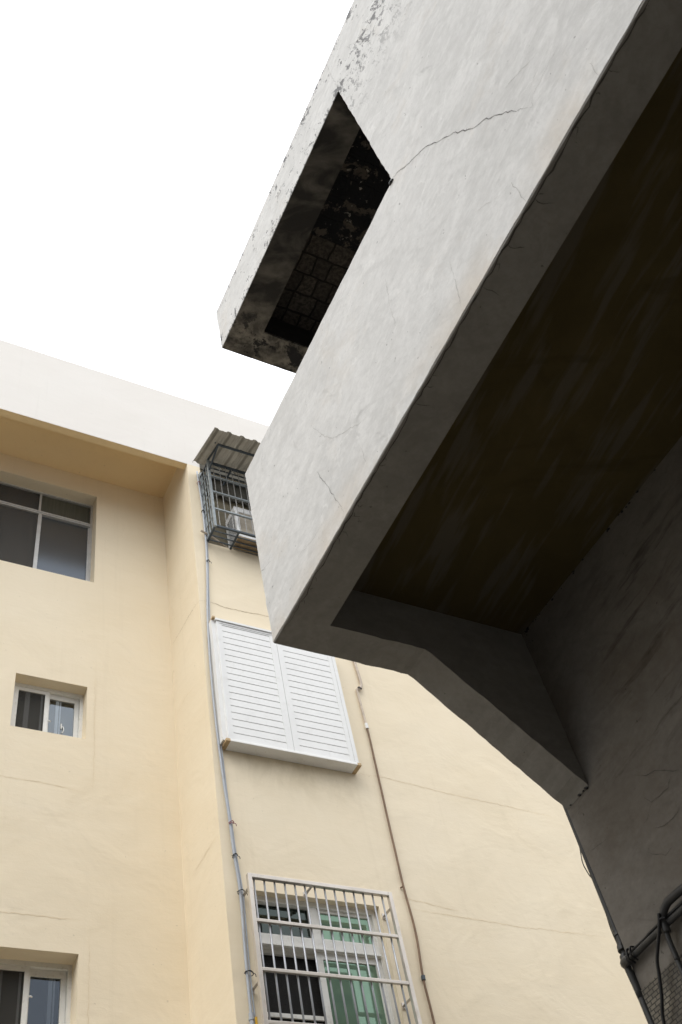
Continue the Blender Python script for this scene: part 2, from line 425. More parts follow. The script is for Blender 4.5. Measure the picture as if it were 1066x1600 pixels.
def tile_mat():
    k = NT('mosaic_tile')
    vec = k.n('ShaderNodeCombineXYZ', {0: k.axis(1), 1: k.axis(2), 2: 0.0}).outputs[0]
    br = k.n('ShaderNodeTexBrick', {'Vector': vec, 'Color1': (0.22, 0.20, 0.16, 1), 'Color2': (0.15, 0.135, 0.11, 1), 'Mortar': (0.02, 0.019, 0.018, 1), 'Scale': 1.0, 'Mortar Size': 0.0022, 'Mortar Smooth': 0.1, 'Bias': 0.0, 'Brick Width': 0.034, 'Row Height': 0.0168})
    c = k.mix(k.ramp(k.noise(k.co(), 9, 5, 0.6), [(0.4, 0), (0.65, 0.6)]), br.outputs[0], (0.05, 0.045, 0.04))
    return k.done(k.bsdf(c, 0.55, k.bump(br.outputs[1], 0.6, -0.004)))


M['soot'] = simple('soot', (0.022, 0.021, 0.020), 0.9, var=0.4, scale=6, dirt=(0.05, 0.046, 0.04))
M['ground'] = ground_mat()
M['soffit'] = soffit_mat()
M['sooty'] = sooty_mat()
M['ceiling'] = ceiling_mat()
M['tile'] = tile_mat()


# ------------------------------------------------------------------ geometry helpers
def link(name, bm, mat, parent=None, smooth=False):
    me = bpy.data.meshes.new(name)
    bm.normal_update()
    bm.to_mesh(me)
    bm.free()
    o = bpy.data.objects.new(name, me)
    me.materials.append(M[mat])
    if smooth:
        for f in me.polygons:
            f.use_smooth = True
    COL.objects.link(o)
    if parent is not None:
        o.parent = parent
        o.matrix_parent_inverse = parent.matrix_world.inverted()
    return o


def thing(name, label, cat, loc=(0, 0, 0), group=None):
    o = bpy.data.objects.new(name, None)
    o.location = loc
    o.empty_display_size = 0.2
    COL.objects.link(o)
    o['label'] = label
    o['category'] = cat
    if group:
        o['group'] = group
    o.matrix_world = Matrix.Translation(loc)
    return o


def box(bm, x0, x1, y0, y1, z0, z1, bev=0.0):
    vs = [bm.verts.new(v) for v in ((x0, y0, z0), (x1, y0, z0), (x1, y1, z0), (x0, y1, z0), (x0, y0, z1), (x1, y0, z1), (x1, y1, z1), (x0, y1, z1))]
    fs = [bm.faces.new([vs[i] for i in q]) for q in ((3, 2, 1, 0), (4, 5, 6, 7), (0, 1, 5, 4), (1, 2, 6, 5), (2, 3, 7, 6), (3, 0, 4, 7))]
    if bev:
        es = list({e for f in fs for e in f.edges})
        bmesh.ops.bevel(bm, geom=es, offset=bev, segments=2, affect='EDGES', profile=0.6)
    return bm


def nb(*a, **k):
    return box(bmesh.new(), *a, **k)


def bar(bm, a, b, w, h=None, up=(0, 0, 1)):
    """square bar between two points"""
    a, b = Vector(a), Vector(b)
    h = h or w
    d = (b - a).normalized()
    u = Vector(up)
    if abs(d.dot(u)) > 0.95:
        u = Vector((0, 1, 0))
    s = d.cross(u).normalized()
    t = s.cross(d).normalized()
    vs = []
    for q in (a, b):
        for i, j in ((-1, -1), (1, -1), (1, 1), (-1, 1)):
            vs.append(bm.verts.new(q + s * (w / 2 * i) + t * (h / 2 * j)))
    for q in ((3, 2, 1, 0), (4, 5, 6, 7), (0, 1, 5, 4), (1, 2, 6, 5), (2, 3, 7, 6), (3, 0, 4, 7)):
        bm.faces.new([vs[i] for i in q])
    return bm


def smooth_path(pts, sub=6):
    pts = [Vector(p) for p in pts]
    if len(pts) < 3:
        return pts
    out = []
    for i in range(len(pts) - 1):
        p0, p1, p2, p3 = pts[max(i - 1, 0)], pts[i], pts[i + 1], pts[min(i + 2, len(pts) - 1)]
        for s in range(sub):
            t = s / sub
            out.append(0.5 * ((2 * p1) + (p2 - p0) * t + (2 * p0 - 5 * p1 + 4 * p2 - p3) * t * t + (3 * p1 - p0 - 3 * p2 + p3) * t ** 3))
    out.append(pts[-1])
    return out


def tube(bm, pts, r, n=10, curve=True):
    pts = smooth_path(pts) if curve else [Vector(p) for p in pts]
    rings = []
    prev = None
    for i, p in enumerate(pts):
        d = (pts[min(i + 1, len(pts) - 1)] - pts[max(i - 1, 0)]).normalized()
        if prev is None:
            u = d.orthogonal().normalized()
        else:
            u = (prev - d * prev.dot(d)).normalized()
        prev = u
        v = d.cross(u)
        rings.append([bm.verts.new(p + (u * math.cos(2 * math.pi * k / n) + v * math.sin(2 * math.pi * k / n)) * r) for k in range(n)])
    for a, b in zip(rings, rings[1:]):
        for k in range(n):
            bm.faces.new((a[k], a[(k + 1) % n], b[(k + 1) % n], b[k]))
    bm.faces.new(rings[0][::-1])
    bm.faces.new(rings[-1])
    return bm


def wall_grid(bm, axis, pos, u0, u1, z0, z1, holes, flip=False):
    """wall sheet with rectangular openings; axis 'y' -> u is x, axis 'x' -> u is y"""
    us = sorted({u0, u1, *[h[0] for h in holes], *[h[1] for h in holes]})
    zs = sorted({z0, z1, *[h[2] for h in holes], *[h[3] for h in holes]})
    cache = {}

    def v(u, z):
        if (u, z) not in cache:
            cache[(u, z)] = bm.verts.new((u, pos, z) if axis == 'y' else (pos, u, z))
        return cache[(u, z)]
    for a, b in zip(us, us[1:]):
        for c, d in zip(zs, zs[1:]):
            if any(h[0] <= a and b <= h[1] and h[2] <= c and d <= h[3] for h in holes):
                continue
            q = [v(a, c), v(b, c), v(b, d), v(a, d)]
            bm.faces.new(q[::-1] if flip else q)


def sheet(x0, x1, y, z0, z1):
    bm = bmesh.new()
    bm.faces.new([bm.verts.new(v) for v in ((x0, y, z0), (x1, y, z0), (x1, y, z1), (x0, y, z1))])
    return bm


def reveal(bm, x0, x1, z0, z1, y0, y1):
    c = [(x0, z0), (x1, z0), (x1, z1), (x0, z1)]
    a = [bm.verts.new((x, y0, z)) for x, z in c]
    b = [bm.verts.new((x, y1, z)) for x, z in c]
    for i in range(4):
        j = (i + 1) % 4
        bm.faces.new((a[i], a[j], b[j], b[i]))


def ribbon(bm, pts, place, w, jitter=0.006, seed=0):
    """thin crack: a jagged tapering strip; place(u, v) gives the 3D point"""
    rnd = random.Random(seed)
    P = [Vector((*p, 0)) for p in pts]
    dense = []
    for a, b in zip(P, P[1:]):
        n = max(2, int((b - a).length / 0.022))
        for i in range(n):
            dense.append(a.lerp(b, i / n))
    dense.append(P[-1])
    N = len(dense)
    L = []
    for i, p in enumerate(dense):
        d = (dense[min(i + 1, N - 1)] - dense[max(i - 1, 0)]).normalized()
        s = Vector((-d.y, d.x, 0))
        t = i / max(1, N - 1)
        off = s * ((rnd.random() - 0.5) * 2 * jitter + noise.noise(Vector((p.x * 9, p.y * 9, seed))) * jitter)
        if i in (0, N - 1):
            off = Vector((0, 0, 0))
        ww = w * (0.35 + 0.9 * rnd.random()) * (min(1, 4 * t + 0.25) * min(1, 4 * (1 - t) + 0.15))
        c = p + off
        L.append((bm.verts.new(place(*(c + s * ww / 2)[:2])), bm.verts.new(place(*(c - s * ww / 2)[:2]))))
    for (a, b), (c, d) in zip(L, L[1:]):
        bm.faces.new((a, b, d, c))
    return bm


def rough_prism(outline, axis, lo, hi, step=0.05, amp=0.003, seed=0, keep=None):
    """extrude a 2D outline along an axis; its edges are worn by a few millimetres"""
    rnd = random.Random(seed)
    pts = []
    n = len(outline)
    for i in range(n):
        a, b = Vector(outline[i]), Vector(outline[(i + 1) % n])
        k = max(1, int((b - a).length / step))
        s = (b - a).normalized().orthogonal()
        for j in range(k):
            p = a.lerp(b, j / k)
            if j:
                p = p + s * (noise.noise(Vector((p.x * 7, p.y * 7, seed))) * amp * 0.8 + (rnd.random() - 0.5) * amp * 0.8)
            pts.append(p)
    bm = bmesh.new()

    def mk(p, t):
        return {'x': (t, p.x, p.y), 'y': (p.x, t, p.y), 'z': (p.x, p.y, t)}[axis]
    A = [bm.verts.new(mk(p, lo)) for p in pts]
    B = [bm.verts.new(mk(p, hi)) for p in pts]
    bm.faces.new(A)
    bm.faces.new(B[::-1])
    for i in range(len(pts)):
        j = (i + 1) % len(pts)
        bm.faces.new((A[j], A[i], B[i], B[j]))
    bmesh.ops.recalc_face_normals(bm, faces=bm.faces[:])
    return bm


# ------------------------------------------------------------------ ground
bm = bmesh.new()
for q in ([(-150, -150), (150, -150), (150, 150), (-150, 150)],):
    bm.faces.new([bm.verts.new((x, y, 0)) for x, y in q])
g = link('ground', bm, 'ground')
g['kind'] = 'structure'

# ------------------------------------------------------------------ unseen block added behind the viewer, shades the alley and fills reflections
nbk = thing('neighbour_building', 'plain rendered block across the alley behind the viewer', 'building', (-6, -9, 0))
bm = nb(-22, 1.2, -18, -5.0, 0, 13.5)
box(bm, -22, -9.5, -4.99, 3.0, 0, 7.5)
link('wall', bm, 'backwall', nbk)

# ------------------------------------------------------------------ apartment building
FY, RY, CX = 7.0, 7.88, 3.295          # front wall, recessed wall, the corner between them
apt = thing('apartment_building', 'cream painted apartment block with pale parapet and deep overhang at the left', 'building', (0, FY, 0))
LIP, SOF, TOP = 13.07, 13.437, 14.795
bm = bmesh.new()
AC_HOLE = (3.475, 4.95, 11.45, 13.055)
GW_HOLE = (3.512, 4.785, 5.1, 6.702)
wall_grid(bm, 'y', FY, CX, 11.0, 0.0, LIP, [AC_HOLE, GW_HOLE])
W1 = (0.98, 2.36, 11.287, 13.05)
W2 = (1.57, 2.325, 8.84, 9.56)
W3 = (1.57, 2.333, 5.79, 6.513)
wall_grid(bm, 'y', RY, -9.0, CX, 0.0, SOF, [W1, W2, W3])
wall_grid(bm, 'x', CX, FY, RY, 0.0, SOF, [], flip=True)
for h, d in ((W1, 8.06), (W2, 8.03), (W3, 8.07)):
    reveal(bm, *h, RY, d)
reveal(bm, *AC_HOLE, FY, 7.14)
reveal(bm, *GW_HOLE, FY, 7.085)
bmesh.ops.remove_doubles(bm, verts=bm.verts[:], dist=0.0005)
link('wall', bm, 'cream', apt)
# overhang: cream lip beam and soffit
bm = bmesh.new()
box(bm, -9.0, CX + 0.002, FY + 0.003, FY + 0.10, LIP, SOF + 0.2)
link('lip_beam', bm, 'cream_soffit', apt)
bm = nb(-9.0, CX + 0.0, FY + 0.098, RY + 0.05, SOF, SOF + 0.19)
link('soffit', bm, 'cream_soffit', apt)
# parapet
bm = bmesh.new()
wall_grid(bm, 'y', FY, -9.0, 11.0, LIP, TOP, [])
box(bm, -9.0, 11.0, FY + 0.001, FY + 0.16, TOP - 0.3, TOP - 0.001)
link('parapet', bm, 'pale', apt)
# shell behind the walls: side walls, roof, floors
bm = bmesh.new()
box(bm, 10.8, 10.98, FY + 0.18, 15, 0, SOF)
box(bm, -8.98, -8.8, RY + 0.2, 15, 0, SOF)
box(bm, -8.8, 10.8, 14.8, 15, 0, SOF)
for z in (4.35, 7.40, 10.45):
    box(bm, -8.8, 10.8, RY + 0.22, 14.8, z, z + 0.15)
    box(bm, CX + 0.1, 10.8, FY + 0.22, RY + 0.22, z, z + 0.15)
box(bm, CX + 0.02, CX + 0.1, FY + 0.25, RY + 1.5, 0, SOF)
link('interior', bm, 'room', apt)
link('roof', nb(-8.98, 10.98, FY + 0.16, 15, SOF + 0.191, SOF + 0.4), 'roof', apt)


def frame_rect(bm, x0, x1, z0, z1, y0, y1, w, wb=None, wt=None):
    wb = w if wb is None else wb
    wt = w if wt is None else wt
    box(bm, x0, x0 + w, y0, y1, z0, z1)
    box(bm, x1 - w, x1, y0, y1, z0, z1)
    box(bm, x0 + w, x1 - w, y0 + 0.0005, y1 - 0.0005, z0, z0 + wb)
    box(bm, x0 + w, x1 - w, y0 + 0.0005, y1 - 0.0005, z1 - wt, z1)
    return bm


# upper window: four lights with a transom, screen on the left, glass on the right
x0, x1, z0, z1 = W1
win = link('window', frame_rect(bmesh.new(), x0, x1, z0, z1, 8.043, 8.10, 0.028), 'frame_alu', apt)
bm = bmesh.new()
box(bm, x0 + 0.028, x1 - 0.028, 8.036, 8.098, 12.575, 12.635)
box(bm, x0 + 0.028, x1 - 0.028, 8.028, 8.036, 12.598, 12.612)
link('transom', bm, 'frame_alu', win)
bm = nb(1.655, 1.682, 8.046, 8.095, 12.635, z1 - 0.028)
box(bm, 1.658, 1.704, 8.040, 8.07, z0 + 0.028, 12.575)
link('mullion', bm, 'frame_alu', win)
link('screen', nb(x0 + 0.03, 1.657, 8.060, 8.061, z0 + 0.03, 12.573), 'screen', win)
link('screen', nb(x0 + 0.03, 1.654, 8.066, 8.067, 12.637, z1 - 0.03), 'screen', win)
link('pane', sheet(1.684, x1 - 0.03, 8.070, 12.637, z1 - 0.03), 'screen_olive', win)
link('pane', sheet(1.706, x1 - 0.05, 8.074, z0 + 0.03, 12.573), 'glass_mesh', win)
link('sash', nb(x1 - 0.05, x1 - 0.0285, 8.058, 8.09, z0 + 0.03, 12.573), 'frame_alu', win)


def sliding_window(x0, x1, z0, z1, yf, mid, handle):
    """two-sash sliding window with an insect screen on the left"""
    w = link('window', frame_rect(bmesh.new(), x0, x1, z0, z1, yf, yf + 0.075, 0.034, wt=0.042), 'frame_white', apt)
    xi0, xi1, zi0, zi1 = x0 + 0.036, x1 - 0.036, z0 + 0.036, z1 - 0.044
    link('sash', frame_rect(bmesh.new(), xi0 - 0.002, mid + 0.02, zi0, zi1, yf + 0.008, yf + 0.03, 0.042), 'frame_white', w)
    link('sash', frame_rect(bmesh.new(), mid - 0.012, xi1, zi0, zi1, yf + 0.034, yf + 0.062, 0.046, wt=0.062), 'frame_white', w)
    link('screen', nb(xi0 + 0.038, mid - 0.02, yf + 0.018, yf + 0.019, zi0 + 0.04, zi1 - 0.04), 'screen_thin', w)
    link('pane', sheet(mid + 0.032, xi1 - 0.044, yf + 0.046, zi0 + 0.04, zi1 - 0.058), 'glass' if handle else 'glass_dark', w)
    # an inner sash and pale blind strips behind
    bm = nb(xi0 + 0.115, xi0 + 0.165, yf + 0.022, yf + 0.026, zi0 + 0.04, zi1 - 0.04)
    box(bm, mid - 0.060, mid - 0.040, yf + 0.022, yf + 0.026, zi0 + 0.04, zi1 - 0.04)
    bx = mid + (0.105 if handle else 0.19)
    box(bm, bx, bx + 0.033, yf + 0.052, yf + 0.058, zi0 + 0.04, zi1 - 0.058)
    box(bm, bx + 0.042, bx + 0.056, yf + 0.052, yf + 0.058, zi0 + 0.04, zi1 - 0.058)
    link('blind_slat', bm, 'white', w)
    link('curtain', nb(xi0 - 0.02, xi1 + 0.02, yf + 0.19, yf + 0.20, z0, z1), 'khaki' if handle else 'fabric_dark', w)
    bm = bmesh.new()
    if handle:
        tube(bm, [(mid + 0.172, yf + 0.040, z0 + 0.262), (mid + 0.188, yf + 0.034, z0 + 0.258), (mid + 0.196, yf + 0.032, z0 + 0.225), (mid + 0.190, yf + 0.034, z0 + 0.19), (mid + 0.180, yf + 0.038, z0 + 0.178)], 0.0045, 8)
        box(bm, mid + 0.166, mid + 0.177, yf + 0.036, yf + 0.0455, z0 + 0.235, z0 + 0.30)
        link('handle', bm, 'frame_white', w)
    bm = bmesh.new()
    tube(bm, [(mid + 0.022, yf + 0.002, z0 + (0.27 if handle else 0.42)), (mid + 0.035, yf - 0.004, z0 + (0.272 if handle else 0.422)), (mid + 0.05, yf + 0.004, z0 + (0.27 if handle else 0.42))], 0.007, 8)
    link('finger_pull', bm, 'white', w)
    return w


sliding_window(*W2, 8.011, 1.945, True)
sliding_window(*W3, 8.048, 1.965, False)

# window behind the grille: two top lights over two sashes
x0, x1, z0, z1 = GW_HOLE
yf = 7.065
gw = link('window', frame_rect(bmesh.new(), x0, x1, z0, z1, yf, yf + 0.09, 0.05), 'frame_white', apt)
bm = bmesh.new()
box(bm, x0 + 0.05, x1 - 0.05, yf - 0.012, yf + 0.085, 6.235, 6.345)
box(bm, x0 + 0.05, x1 - 0.05, yf - 0.022, yf - 0.012, 6.243, 6.258)
link('transom', bm, 'frame_white', gw)
link('mullion', nb(4.112, 4.178, yf + 0.006, yf + 0.08, 6.345, z1 - 0.05), 'frame_white', gw)
link('sash', frame_rect(bmesh.new(), 4.115, x1 - 0.051, z0 + 0.05, 6.234, yf + 0.012, yf + 0.04, 0.056), 'frame_white', gw)
link('sash', frame_rect(bmesh.new(), x0 + 0.051, 4.165, z0 + 0.05, 6.234, yf + 0.046, yf + 0.075, 0.03), 'frame_white', gw)
link('sash_rail', nb(x0 + 0.082, 4.113, yf + 0.044, yf + 0.06, 5.668, 5.702), 'frame_white', gw)
link('sash', frame_rect(bmesh.new(), 4.18, x1 - 0.051, 6.346, z1 - 0.051, yf + 0.02, yf + 0.05, 0.028), 'frame_white', gw)
link('pane', sheet(4.21, x1 - 0.08, yf + 0.034, 6.375, z1 - 0.08), 'glass_green', gw)
link('pane', sheet(4.172, x1 - 0.108, yf + 0.024, z0 + 0.1, 6.177), 'glass_green', gw)
link('pane', sheet(x0 + 0.052, 4.11, yf + 0.05, 6.346, z1 - 0.052), 'glass_smoke', gw)
link('screen', nb(x0 + 0.08, 4.13, yf + 0.07, yf + 0.071, z0 + 0.08, 6.2), 'screen_black', gw)
link('screen', nb(x0 + 0.052, 4.11, yf + 0.062, yf + 0.063, 6.346, z1 - 0.052), 'screen_thin', gw)

# balcony opening behind the cage: khaki blind with a dark scalloped valance
link('blind', nb(3.46, 4.97, 7.12, 7.135, 11.40, 13.08), 'khaki', apt)
bm = bmesh.new()
N = 60
row_t = [bm.verts.new((3.48 + 1.45 * i / N, 7.09 + 0.008 * math.sin(i * 0.9), 13.045)) for i in range(N + 1)]
row_b = [bm.verts.new((3.48 + 1.45 * i / N, 7.085 + 0.014 * math.sin(i * 0.9), 12.66 - 0.06 * abs(math.sin(i * 0.27)))) for i in range(N + 1)]
for i in range(N):
    bm.faces.new((row_t[i], row_t[i + 1], row_b[i + 1], row_b[i]))
bmesh.ops.solidify(bm, geom=bm.faces[:], thickness=0.004)
link('valance', bm, 'fabric_dark', apt)

link('backing_board', nb(3.475, 4.95, 6.984, 6.999, 13.03, 13.17), 'fabric_dark', apt)  # added dark strip, stands in for the dark gap under the awning

# cracks in the plaster
MAIN = [([(3.298, 10.333), (3.362, 10.346), (3.455, 10.345), (3.592, 10.315), (3.748, 10.319), (4.133, 10.344), (4.6, 10.33)], 0.007, 'crack_wall'),
        ([(4.667, 8.214), (5.19, 8.232), (5.953, 8.175), (6.599, 8.155), (7.353, 8.114)], 0.005, 'crack_faint'),
        ([(5.11, 6.718), (5.943, 6.688), (6.381, 6.68), (6.904, 6.686), (7.405, 6.687)], 0.0042, 'crack_faint'),
        ([(5.0, 6.83), (5.30, 6.80), (5.677, 6.756)], 0.004, 'crack_faint')]
for i, (p, w, m) in enumerate(MAIN):
    link('crack', ribbon(bmesh.new(), p, lambda u, v: (u, FY - 0.002, v), w, 0.006, i), m, apt)
LEFT = [[(1.3, 8.22), (1.529, 8.213), (1.887, 8.21), (2.133, 8.198), (2.383, 8.171)],
        [(2.41, 9.905), (2.412, 9.16), (2.416, 8.651), (2.414, 8.177)],
        [(1.5, 6.818), (1.977, 6.821), (2.361, 6.826)],
        [(2.419, 6.76), (2.424, 6.357), (2.428, 5.981), (2.43, 5.3)]]
for i, p in enumerate(LEFT):
    link('crack', ribbon(bmesh.new(), p, lambda u, v: (u, RY - 0.002, v), 0.0045, 0.006, 20 + i), 'crack_faint', apt)
RET = [([(7.819, 10.445), (7.463, 10.404), (7.215, 10.381), (7.002, 10.333)], 'crack_wall'),
       ([(7.823, 9.327), (7.551, 9.36), (7.265, 9.28)], 'crack_faint'),
       ([(7.672, 7.246), (7.386, 7.251), (7.125, 7.254), (7.024, 7.229)], 'crack_faint')]
for i, (p, m) in enumerate(RET):
    link('crack', ribbon(bmesh.new(), p, lambda u, v: (CX - 0.002, u, v), 0.006, 0.005, 40 + i), m, apt)

# ------------------------------------------------------------------ louvred shutter
sh = thing('window_shutter', 'white louvred double shutter boxed out from the cream wall', 'shutter', (4.1, FY, 8.2))
SF = 6.866
bm = bmesh.new()
box(bm, 3.365, 3.412, SF + 0.03, FY - 0.001, 8.235, 9.93)
box(bm, 3.412, 3.440, SF, FY - 0.001, 8.235, 9.90)
box(bm, 4.792, 4.832, SF, FY - 0.001, 8.235, 9.90)
box(bm, 4.832, 4.842, SF + 0.03, FY - 0.001, 8.235, 9.93)
box(bm, 3.44, 4.792, SF + 0.001, FY - 0.001, 9.872, 9.90)
box(bm, 3.40, 4.85, SF - 0.012, FY - 0.001, 9.902, 9.93)
link('frame', bm, 'white', sh)


def shutter_leaf(xa, xb, sl, sr):
    bm = bmesh.new()
    box(bm, xa, xa + sl, SF + 0.004, SF + 0.035, 8.236, 9.870)
    box(bm, xb - sr, xb, SF + 0.004, SF + 0.035, 8.236, 9.870)
    box(bm, xa + sl, xb - sr, SF + 0.005, SF + 0.034, 9.853, 9.869)
    leaf = link('leaf', bm, 'white', sh)
    bm = bmesh.new()
    n = 18
    hz = (9.852 - 8.238) / n
    for i in range(n):
        za, zb_ = 8.238 + i * hz, 8.238 + (i + 1) * hz
        a, b = xa + sl, xb - sr
        # each slat leans out a little at its foot and overlaps the one below
        pr = [(SF + 0.010, za + 0.001), (SF + 0.0065, za + 0.003), (SF + 0.0090, zb_ - 0.0035), (SF + 0.019, zb_ + 0.001), (SF + 0.022, zb_ + 0.001), (SF + 0.022, za + 0.001)]
        A = [bm.verts.new((a, y, z)) for y, z in pr]
        B = [bm.verts.new((b, y, z)) for y, z in pr]
        for k in range(len(pr)):
            j = (k + 1) % len(pr)
            bm.faces.new((A[k], B[k], B[j], A[j]))
        bm.faces.new(A[::-1])
        bm.faces.new(B)
    bmesh.ops.recalc_face_normals(bm, faces=bm.faces[:])
    link('louvre', bm, 'white', leaf)
    return leaf


shutter_leaf(3.442, 4.112, 0.030, 0.072)
shutter_leaf(4.116, 4.790, 0.066, 0.048)
bm = nb(3.43, 4.81, SF - 0.006, FY - 0.001, 8.205, 8.234, 0.003)
for x in (3.50, 3.53, 4.70, 4.73):
    tube(bm, [(x, 6.93, 8.206), (x, 6.93, 8.201)], 0.005, 8, False)
link('sill', bm, 'white_sill', sh)
for xa, xb in ((3.385, 3.43), (4.81, 4.856)):
    link('end_cap', nb(xa, xb, SF - 0.004, FY - 0.001, 8.203, 8.236, 0.003), 'cap', sh)
link('end_cap', nb(3.37, 3.40, SF - 0.006, FY - 0.002, 9.932, 9.96, 0.003), 'cap', sh)

# ------------------------------------------------------------------ stainless window grille
gr = thing('window_grille', 'stainless steel bar grille standing off the lowest right window', 'grille', (4.13, FY, 5.2))
GY = 6.84
bm = bmesh.new()
box(bm, 3.433, 3.471, GY - 0.019, GY + 0.019, 5.0, 6.735, 0.004)
box(bm, 4.795, 4.833, GY - 0.019, GY + 0.019, 5.0, 6.735, 0.004)
box(bm, 3.471, 4.795, GY - 0.0185, GY + 0.0185, 6.697, 6.7345, 0.004)
box(bm, 3.471, 4.795, GY - 0.0185, GY + 0.0185, 5.0, 5.0375, 0.004)
link('frame', bm, 'steel', gr)
for z in (6.304, 5.883, 5.462):
    link('rail', nb(3.471, 4.795, GY - 0.018, GY + 0.006, z - 0.014, z + 0.014, 0.003), 'steel', gr)
proto_bar = None
for i in range(14):
    x = 3.499 + 0.0953 * i
    if proto_bar is None:
        bm = tube(bmesh.new(), [(x, GY + 0.012, 5.03), (x, GY + 0.012, 6.70)], 0.0083, 10, False)
        proto_bar = link('bar', bm, 'steel_bar', gr, True)
    else:
        c = proto_bar.copy()
        COL.objects.link(c)
        c.parent = gr
        c.matrix_parent_inverse = proto_bar.matrix_parent_inverse.copy()
        c.location.x += 0.0953 * i
for x, z in ((3.452, 6.62), (4.814, 6.60), (3.452, 5.80), (4.814, 5.78), (4.05, 6.715)):
    bm = bmesh.new()
    box(bm, x - 0.012, x + 0.012, GY + 0.019, FY - 0.001, z - 0.003, z + 0.003)
    box(bm, x - 0.016, x + 0.016, FY - 0.007, FY - 0.0005, z - 0.03, z + 0.03)
    tube(bm, [(x, FY - 0.007, z - 0.02), (x, FY - 0.022, z - 0.02)], 0.009, 8, False)
    link('bracket', bm, 'steel', gr)

# ------------------------------------------------------------------ iron cage with the air conditioner
cg = thing('balcony_cage', 'blue grey iron bar cage under the corrugated awning', 'window cage', (4.1, FY, 11.43))
CY, CL, CR, CB, CT = 6.722, 3.461, 4.95, 11.44, 12.80
W = 0.026


def cbars(segs, name, mat='cage', w=0.014):
    for a, b in segs:
        link(name, bar(bmesh.new(), a, b, w), mat, cg)


cbars([((CL, CY, CB - 0.013), (CL, CY, 12.86)), ((CR, CY, CB - 0.013), (CR, CY, 12.86)), ((CL, FY - 0.016, CB), (CL, FY - 0.016, 12.9))], 'post', w=0.03)
cbars([((CL + 0.015, CY, z), (CR - 0.015, CY, z)) for z in (12.496, 12.152, 11.793)], 'rail', w=0.022)
bm = bmesh.new()
bar(bm, (CL + 0.015, CY, CB), (CR - 0.015, CY, CB), 0.026)
bar(bm, (CL, CY + 0.015, CB), (CL, FY - 0.031, CB), 0.026)
bar(bm, (CR, CY + 0.015, CB), (CR, FY - 0.002, CB), 0.026)
bar(bm, (3.77, CY + 0.013, CB), (3.77, FY - 0.002, CB), 0.022)
bar(bm, (4.36, CY + 0.013, CB), (4.36, FY - 0.002, CB), 0.022)
for y in (6.797, 6.869, 6.939):
    bar(bm, (CL + 0.013, y, CB - 0.004), (CR - 0.013, y, CB - 0.004), 0.013)
link('floor_grid', bm, 'cage_dark', cg)
bm = bmesh.new()
bar(bm, (CL + 0.015, CY, CT), (CR - 0.015, CY, CT), 0.03)
bar(bm, (CL, CY + 0.015, CT), (CL, FY - 0.031, CT), 0.024)
for x in (3.79, 4.36):
    bar(bm, (x, CY + 0.015, CT), (x, FY - 0.002, CT), 0.022)
for y in (6.79, 6.86, 6.93):
    bar(bm, (CL + 0.013, y, CT - 0.004), (CR - 0.013, y, CT - 0.004), 0.014)
link('roof_grid', bm, 'cage_dark', cg)
k = 0
x = 3.528
while x < CR - 0.05:
    cbars([((x, CY + 0.004, CB + 0.013), (x, CY + 0.004, CT - 0.015))], 'bar', 'cage_bar', w=0.008)
    x += 0.088
cbars([((CL, y, CB + 0.013), (CL, y, CT + 0.06)) for y in (6.80, 6.87, 6.935)], 'bar', 'cage', w=0.011)
cbars([((CL - 0.008, CY + 0.015, z), (CL - 0.008, FY - 0.031, z)) for z in (11.66, 11.90, 12.13, 12.36, 12.58)], 'side_rung', w=0.010)
for x in (CL, CR):
    bm = bmesh.new()
    bar(bm, (x, CY - 0.012, 12.61), (x, 6.385, 12.722), 0.02)
    bar(bm, (x, CY - 0.015, 12.845), (x, 6.385, 12.728), 0.02)
    link('awning_bracket', bm, 'cage_dark', cg)
link('awning_batten', bar(bmesh.new(), (CL - 0.01, 6.378, 12.718), (CR + 0.01, 6.378, 12.718), 0.024), 'cage_dark', cg)

# awning: trapezoid ribbed sheet
aw = thing('awning', 'small corrugated metal awning above the iron cage', 'awning', (4.1, 6.85, 12.9))
bm = bmesh.new()


def az(y):
    return 12.66 + (y - 6.137) * 0.346


prof = []
x = 3.300
prof += [(x, -0.03), (x + 0.003, 0.0)]
c = 3.333
while c < 5.05:
    prof += [(c - 0.040, 0.0), (c - 0.018, 0.034), (c + 0.018, 0.034), (c + 0.040, 0.0), (c + 0.075, 0.0), (c + 0.081, 0.005), (c + 0.099, 0.005), (c + 0.105, 0.0)]
    c += 0.177
prof = [p for i, p in enumerate(prof) if i < 2 or p[0] > 3.304]
ys = [6.137, 6.30, 6.5, 6.7, 6.85]
rows = [[bm.verts.new((px, y, az(y) + pz + 0.002)) for px, pz in prof] for y in ys]
for a, b in zip(rows, rows[1:]):
    for i in range(len(prof) - 1):
        bm.faces.new((a[i], a[i + 1], b[i + 1], b[i]))
bmesh.ops.solidify(bm, geom=bm.faces[:], thickness=0.0025)
link('sheet', bm, 'awning', aw)
for c in (3.421, 3.598, 3.775, 3.952, 4.129):
    link('screw', tube(bmesh.new(), [(c, 6.378, az(6.378) - 0.012), (c, 6.378, az(6.378) + 0.014)], 0.008, 8, False), 'cage_dark', aw)

